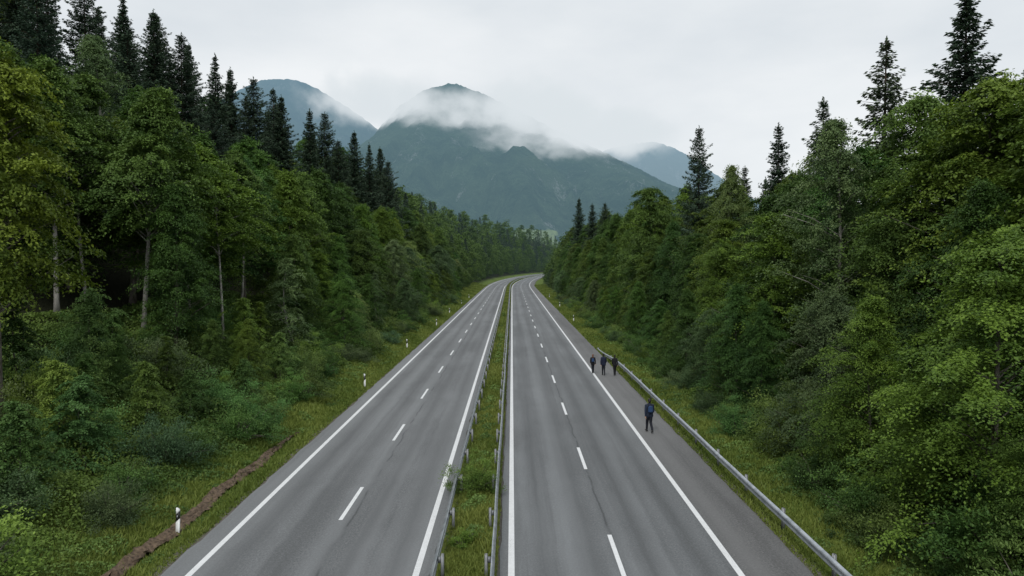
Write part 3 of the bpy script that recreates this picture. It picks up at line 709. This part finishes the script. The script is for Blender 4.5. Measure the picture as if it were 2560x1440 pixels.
# ------------------------------------------------------------------ people
def remesh(mb,name,mat,vox,sm=3):
    tmp=bpy.data.objects.new('tmp',mb.me('tmp',None)); COL.objects.link(tmp)
    m=tmp.modifiers.new('r','REMESH'); m.mode='VOXEL'; m.voxel_size=vox
    s=tmp.modifiers.new('s','SMOOTH'); s.iterations=sm; s.factor=.5
    dg=bpy.context.evaluated_depsgraph_get(); dg.update()
    me=bpy.data.meshes.new_from_object(tmp.evaluated_get(dg)); me.name=name
    bpy.data.objects.remove(tmp); me.materials.clear(); me.materials.append(mat)
    me.polygons.foreach_set('use_smooth',[True]*len(me.polygons)); return me
def person(loc,scale,label,jacket,sleeves,trousers,hair,phase=1,longhair=False,slim=1.0,rz=0,stride=1.0):
    root=empty('person',loc,rz); root.scale=(scale*slim,scale*slim,scale); tag(root,label,'person')
    s=phase
    def leg(side,fwd):
        x=side*.075
        if fwd: return [(x,0,.93),(x*.95,.14*stride,.52),(x*.8,.22*stride,.10)],(x*.9,.37*stride,.06)
        return [(x,0,.93),(x*.95,-.01,.51),(x*.8,-.28*stride,.17)],(x*.9,-.17*stride,.04)
    LL,LT_=leg(-1,s>0); RL,RT_=leg(1,s<0)
    def arm(side,fwd):
        x=side
        if fwd: return [(x*.18,0,1.43),(x*.235,.02,1.15),(x*.215,.19,.97)]
        return [(x*.18,0,1.43),(x*.25,-.10,1.16),(x*.26,-.14,.90)]
    LA,RA=arm(-1,s<0),arm(1,s>0)
    b=MB()
    b.ell((0,.035,1.675),(.076,.095,.118)); b.ell((0,.06,1.62),(.052,.06,.06)); b.caps([(0,.135,1.665),(0,.128,1.69)],[.013,.009],8)
    b.ell((-.078,.03,1.67),(.012,.02,.032),8,6); b.ell((.078,.03,1.67),(.012,.02,.032),8,6)
    b.ell((0,.122,1.63),(.024,.012,.008),8,6)
    b.caps([(0,.01,1.60),(0,0,1.47)],[.052,.06]); 
    b.caps([(-.09,0,1.40),(.09,0,1.40)],[.09,.09]); b.caps([(-.06,0,1.3),(-.05,0,1.1),(-.07,0,.97)],[.105,.09,.11]); b.caps([(.06,0,1.3),(.05,0,1.1),(.07,0,.97)],[.105,.09,.11])
    for A in (LA,RA): b.caps(A,[.055,.042,.030])
    for Lg,T in ((LL,LT_),(RL,RT_)): b.caps(Lg,[.088,.058,.040]); b.caps([Lg[2],T],[.04,.032])
    for A,sd in ((LA,-1),(RA,1)):
        w=Vector(A[2]); dr=(w-Vector(A[1])).normalized(); fw=Vector((0,1,0)); fw=(fw-dr*fw.dot(dr)).normalized(); sdv=Vector((sd,0,0))
        k=w+dr*.085; b.tube([w,w+dr*.05,k],[.024,.036,.034],10)
        for i,(o_,ln) in enumerate(((.030,.070),(.010,.080),(-.010,.074),(-.030,.058))):
            p0=w+dr*.075+fw*o_; p1=p0+dr*ln*.5-sdv*.004; p2=p1+dr*ln*.4-sdv*.018; p3=p2+dr*ln*.2-sdv*.016
            b.caps([p0,p1,p2,p3],[.0095,.009,.0085,.0075],6)
        p0=w+dr*.03+fw*.025; p1=p0+dr*.03+fw*.03; p2=p1+dr*.035+fw*.008-sdv*.01
        b.caps([p0,p1,p2],[.012,.011,.009],6)
    ob('body',remesh(b,'body',M['skin'],.0075,2),root)
    j=MB(); j.caps([(-.095,0,1.40),(.095,0,1.40)],[.116,.116]); j.caps([(-.165,0,1.42),(.165,0,1.42)],[.078,.078])
    for x in (-1,1): j.caps([(x*.068,0,1.32),(x*.055,0,1.12),(x*.075,0,.90)],[.128,.122,.138])
    j.caps([(0,0,1.49),(0,.005,1.54)],[.08,.068])
    ob('jacket',remesh(j,'jacket',jacket,.014,4),root)
    a=MB()
    for A in (LA,RA):
        w=Vector(A[2]); dr=(w-Vector(A[1])).normalized(); a.caps([A[0],A[1],tuple(w-dr*.01)],[.082,.062,.047])
    ob('sleeves',remesh(a,'sleeves',sleeves,.012,3),root)
    tr=MB(); tr.caps([(-.055,0,.95),(.055,0,.95)],[.118,.118])
    for Lg in (LL,RL): tr.caps([Lg[0],Lg[1],(Lg[2][0],Lg[2][1],Lg[2][2]+.02)],[.108,.076,.058])
    ob('trousers',remesh(tr,'trousers',trousers,.012,3),root)
    for Lg,T in ((LL,LT_),(RL,RT_)):
        sh=MB(); A=Lg[2]; h=(A[0],A[1]-.045,A[2]-.045); sh.caps([h,((A[0]+T[0])/2,(A[1]+T[1])/2,(h[2]+T[2])/2),T],[.05,.048,.040]); sh.caps([A,h],[.045,.045])
        ob('shoe',remesh(sh,'shoe',M['shoe'],.012,2),root)
    h=MB(); h.ell((0,.015,1.70),(.088,.098,.108)); h.ell((0,-.02,1.66),(.083,.075,.10))
    if longhair: h.caps([(0,-.05,1.66),(0,-.085,1.50),(0,-.10,1.42)],[.075,.06,.03])
    ob('hair',remesh(h,'hair',hair,.010,2),root)
    return root
def pp(u,v): y=F*H0/(v-HV); return ((u-1280)/(v-HV)*H0,y,.012)
fp=pp(1626,1084)
person(fp,1.05,'walking person in dark clothes with a blue backpack, alone nearest the camera',M['navy'],M['navy'],M['trouser'],M['hair_dark'],1,rz=R_(8),stride=1.1)
lp=pp(1483,935)
person(lp,.92,'walking person with auburn hair and blue backpack, leftmost of the three',M['black'],M['black'],M['trouser'],M['hair_red'],-1,True,.92,rz=R_(-3),stride=.8)
mp=pp(1510,940)
person(mp,1.03,'walking person in midnight blue jacket, middle of the three',M['navy2'],M['navy2'],M['trouser'],M['hair_dark'],1,slim=.92,rz=R_(2),stride=.8)
person(pp(1538,940),.97,'walking person in black clothes, rightmost of the three by the guardrail',M['black'],M['black'],M['black'],M['hair_dark'],-1,slim=.92,rz=R_(-5),stride=.8)
def backpack(loc,sx,sz,rz,label,mat):
    bp=empty('backpack',loc,rz); bp.scale=(sx,sx,sz); tag(bp,label,'backpack')
    m=MB(); m.caps([(-.06,-.18,1.38),(.06,-.18,1.38)],[.062,.062]); m.caps([(-.07,-.185,1.16),(.07,-.185,1.16)],[.076,.076]); m.caps([(-.06,-.18,1.38),(-.07,-.185,1.16)],[.062,.076]); m.caps([(.06,-.18,1.38),(.07,-.185,1.16)],[.062,.076]); m.caps([(0,-.18,1.38),(0,-.185,1.16)],[.066,.08])
    ob('bag',remesh(m,'bag',mat,.014,3),bp)
    m=MB(); m.caps([(-.045,-.255,1.15),(.045,-.255,1.15)],[.036,.036]); m.caps([(-.045,-.255,1.21),(.045,-.255,1.21)],[.036,.036]); ob('front_pocket',remesh(m,'front_pocket',mat,.012,3),bp)
    for x in (-1,1):
        m=MB(); m.tube([(x*.09,-.13,1.42),(x*.10,-.02,1.54),(x*.10,.11,1.47),(x*.11,.15,1.33),(x*.13,.06,1.15),(x*.10,-.12,1.10)],[.016]*6,6); ob('strap',m.me('strap',M['black'],True),bp)
backpack(fp,1.05,1.05,R_(8),'blue backpack worn by the walker nearest the camera',M['pack'])
backpack(lp,.92*.92,.92,R_(-3),'small blue backpack on the auburn haired walker',M['pack'])

# ------------------------------------------------------------------ mountains
def mountain(name,label,Yr,Yf,prof,mat,seed,amp=90,nx=400,ny=170):
    us=np.array([p[0] for p in prof],float); vs=np.array([p[1] for p in prof],float)
    Xp=(us-1280)/F*Yr; Zp=H0+(HV-vs)/F*Yr
    X0,X1=Xp[0],Xp[-1]; xs=np.linspace(X0,X1,nx)
    V=[]
    for j in range(ny+14):
        if j<ny: t=j/(ny-1); y=Yf+(Yr-Yf)*t
        else: t=1-(j-ny+1)/14.; y=Yr+(j-ny+1)*90
        for x in xs:
            wx=x+ (1-t)*200*noise.noise((x*.0022,y*.0016,seed))
            P=np.interp(wx,Xp,Zp)
            p=1.12+.38*noise.noise((wx*.0042,seed,y*.0006))
            z=P*max(t,0)**max(.8,p)
            rd=noise.fractal((x*.004,y*.0028,seed*3.1),.9,2.1,5)
            rg=1-abs(noise.noise((x*.0065+.35*rd,y*.0013,seed*1.7)))*2
            rg2=1-abs(noise.noise((x*.018+.5*rd,y*.0035,seed*2.7)))*2
            env=min(1,t*3)*max(.06,1-max(0,t-.35)*1.55)
            z+=(amp*.95*(rg-.6)+amp*.42*(rg2-.5)+amp*.4*rd)*env*min(1,P/300)*.9
            z+=noise.noise((x*.035,y*.03,seed))*7*min(1,t*4)+noise.noise((x*.11,y*.09,seed))*4.5*min(1,t*4)
            V.append((x,y,z-15*(1-t)))
    n=nx; J=ny+14; i=np.arange(n*J).reshape(J,n)
    Fq=np.stack([i[:-1,:-1],i[:-1,1:],i[1:,1:],i[1:,:-1]],-1).reshape(-1,4)
    return tag(ob(name,mesh(name,V,Fq,mat,smooth=True)),label,'mountain',kind='structure')
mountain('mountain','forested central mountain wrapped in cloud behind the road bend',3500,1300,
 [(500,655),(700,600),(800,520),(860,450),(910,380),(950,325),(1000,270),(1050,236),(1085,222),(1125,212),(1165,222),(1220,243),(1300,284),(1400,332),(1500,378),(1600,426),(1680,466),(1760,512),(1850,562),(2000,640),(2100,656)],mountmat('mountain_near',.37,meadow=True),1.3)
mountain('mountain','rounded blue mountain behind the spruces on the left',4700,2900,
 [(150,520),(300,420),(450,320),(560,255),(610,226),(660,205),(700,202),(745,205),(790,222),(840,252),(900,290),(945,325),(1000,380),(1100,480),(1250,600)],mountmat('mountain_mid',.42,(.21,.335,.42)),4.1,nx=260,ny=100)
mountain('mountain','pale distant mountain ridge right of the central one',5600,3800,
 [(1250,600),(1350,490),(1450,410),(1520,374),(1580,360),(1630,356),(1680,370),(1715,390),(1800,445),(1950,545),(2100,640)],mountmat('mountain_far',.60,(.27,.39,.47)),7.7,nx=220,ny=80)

# ------------------------------------------------------------------ low clouds (emissive volumes)
def cloudmat(dens,off,k,sc=1.5):
    m,nt=newmat('cloud_volume'); g=N(nt)
    tc=g.n('ShaderNodeTexCoord').outputs['Object']
    ln=g.n('ShaderNodeVectorMath',operation='LENGTH'); g.l(tc,ln.inputs[0])
    oi=g.n('ShaderNodeObjectInfo'); 
    ad=g.n('ShaderNodeVectorMath',operation='ADD'); g.l(tc,ad.inputs[0]); g.l(oi.outputs['Location'],ad.inputs[1])
    n=g.noise(ad.outputs[0],sc,6,.62,(1.5,.7,1))
    f=g.math('SUBTRACT',1,ln.outputs['Value'],clamp=True)
    e=g.math('ADD',g.math('MULTIPLY',f,1.1),g.math('MULTIPLY',g.math('SUBTRACT',n,off),k))
    e=g.math('MULTIPLY',g.math('MULTIPLY',e,1.0,clamp=True),g.math('MULTIPLY',f,2.2,clamp=True))
    dn=g.math('MULTIPLY',e,dens)
    ab=g.n('ShaderNodeVolumeAbsorption'); ab.inputs['Color'].default_value=(0,0,0,1); g.l(dn,ab.inputs['Density'])
    em=g.n('ShaderNodeEmission'); em.inputs[0].default_value=(.72,.775,.81,1); g.l(dn,em.inputs[1])  # sky light put in as emission; the cloud itself scatters none
    s=g.n('ShaderNodeAddShader'); g.l(ab.outputs[0],s.inputs[0]); g.l(em.outputs[0],s.inputs[1])
    o=g.n('ShaderNodeOutputMaterial'); g.l(s.outputs[0],o.inputs['Volume']); return m
def cloudmesh(mt):
    mb=MB(); mb.ell((0,0,0),(1,1,1),20,12); return mb.me('low_cloud',mt)
thick=cloudmesh(cloudmat(.014,.52,2.4)); thin=cloudmesh(cloudmat(.0065,.57,3.4,1.8))
CL=[(965,262,3000,150,80,0,'grey-white cloud in the saddle between the two mountains'),
    (1090,272,2800,190,85,1,'thin cloud wisp across the central mountain below its summit'),
    (1200,285,2850,170,80,1,'thin shred of cloud right below the central summit'),
    (1325,268,2900,180,95,0,'cloud bank hiding the ridge right of the summit'),
    (1455,322,2950,190,88,0,'cloud bank lying on the descending right ridge'),
    (1370,345,2500,240,90,1,'faint low veil of cloud hanging under the right ridge'),
    (1575,338,3300,150,74,0,'cloud in front of the pale far ridge on the right'),
    (860,240,4000,140,90,1,'mist drifting off the right flank of the left mountain')]
for u,v,y,rx,rz,tn,lb in CL:
    o=ob('low_cloud',thin if tn else thick,None,((u-1280)/F*y,y,H0+(HV-v)/F*y)); o.scale=(rx/F*y,300,rz/F*y); tag(o,lb,'cloud')

# ------------------------------------------------------------------ world, sun, camera
W=bpy.data.worlds.new('World'); SC.world=W; W.use_nodes=True; nt=W.node_tree; nt.nodes.clear(); g=N(nt)
sky=g.n('ShaderNodeTexSky',sky_type='NISHITA'); sky.sun_disc=False; sky.sun_elevation=R_(52); sky.sun_rotation=R_(200)
b1=g.n('ShaderNodeBackground'); g.l(sky.outputs[0],b1.inputs[0]); b1.inputs[1].default_value=.06
tc=g.n('ShaderNodeTexCoord').outputs['Generated']
n=g.noise(tc,1.9,6,.52,(1,1,2.6)); sp=g.n('ShaderNodeSeparateXYZ'); g.l(tc,sp.inputs[0])
c=g.mix(g.ramp(n,.34,.66),(.72,.775,.82),(.95,.975,.99))
c=g.mix(g.math('MULTIPLY',g.ramp(sp.outputs[2],.12,.6),.2),c,(.73,.78,.83))
b2=g.n('ShaderNodeBackground'); g.l(c,b2.inputs[0]); b2.inputs[1].default_value=1.0
mx=g.n('ShaderNodeMixShader'); mx.inputs[0].default_value=.92; g.l(b1.outputs[0],mx.inputs[1]); g.l(b2.outputs[0],mx.inputs[2])
o=g.n('ShaderNodeOutputWorld'); g.l(mx.outputs[0],o.inputs[0])
L=bpy.data.lights.new('sun','SUN'); L.energy=1.4; L.angle=R_(16); L.color=(1,.97,.92)
lo=bpy.data.objects.new('sun',L); COL.objects.link(lo); lo.rotation_euler=(R_(38),0,R_(-20)); 
cam=bpy.data.cameras.new('camera'); cam.sensor_width=36; cam.lens=25; cam.clip_end=20000; cam.clip_start=.1
co=bpy.data.objects.new('camera',cam); COL.objects.link(co); co.location=(0,0,H0); co.rotation_euler=(R_(90-2.03),0,0)
SC.camera=co
SC.view_settings.view_transform='Standard'; SC.view_settings.look='None'
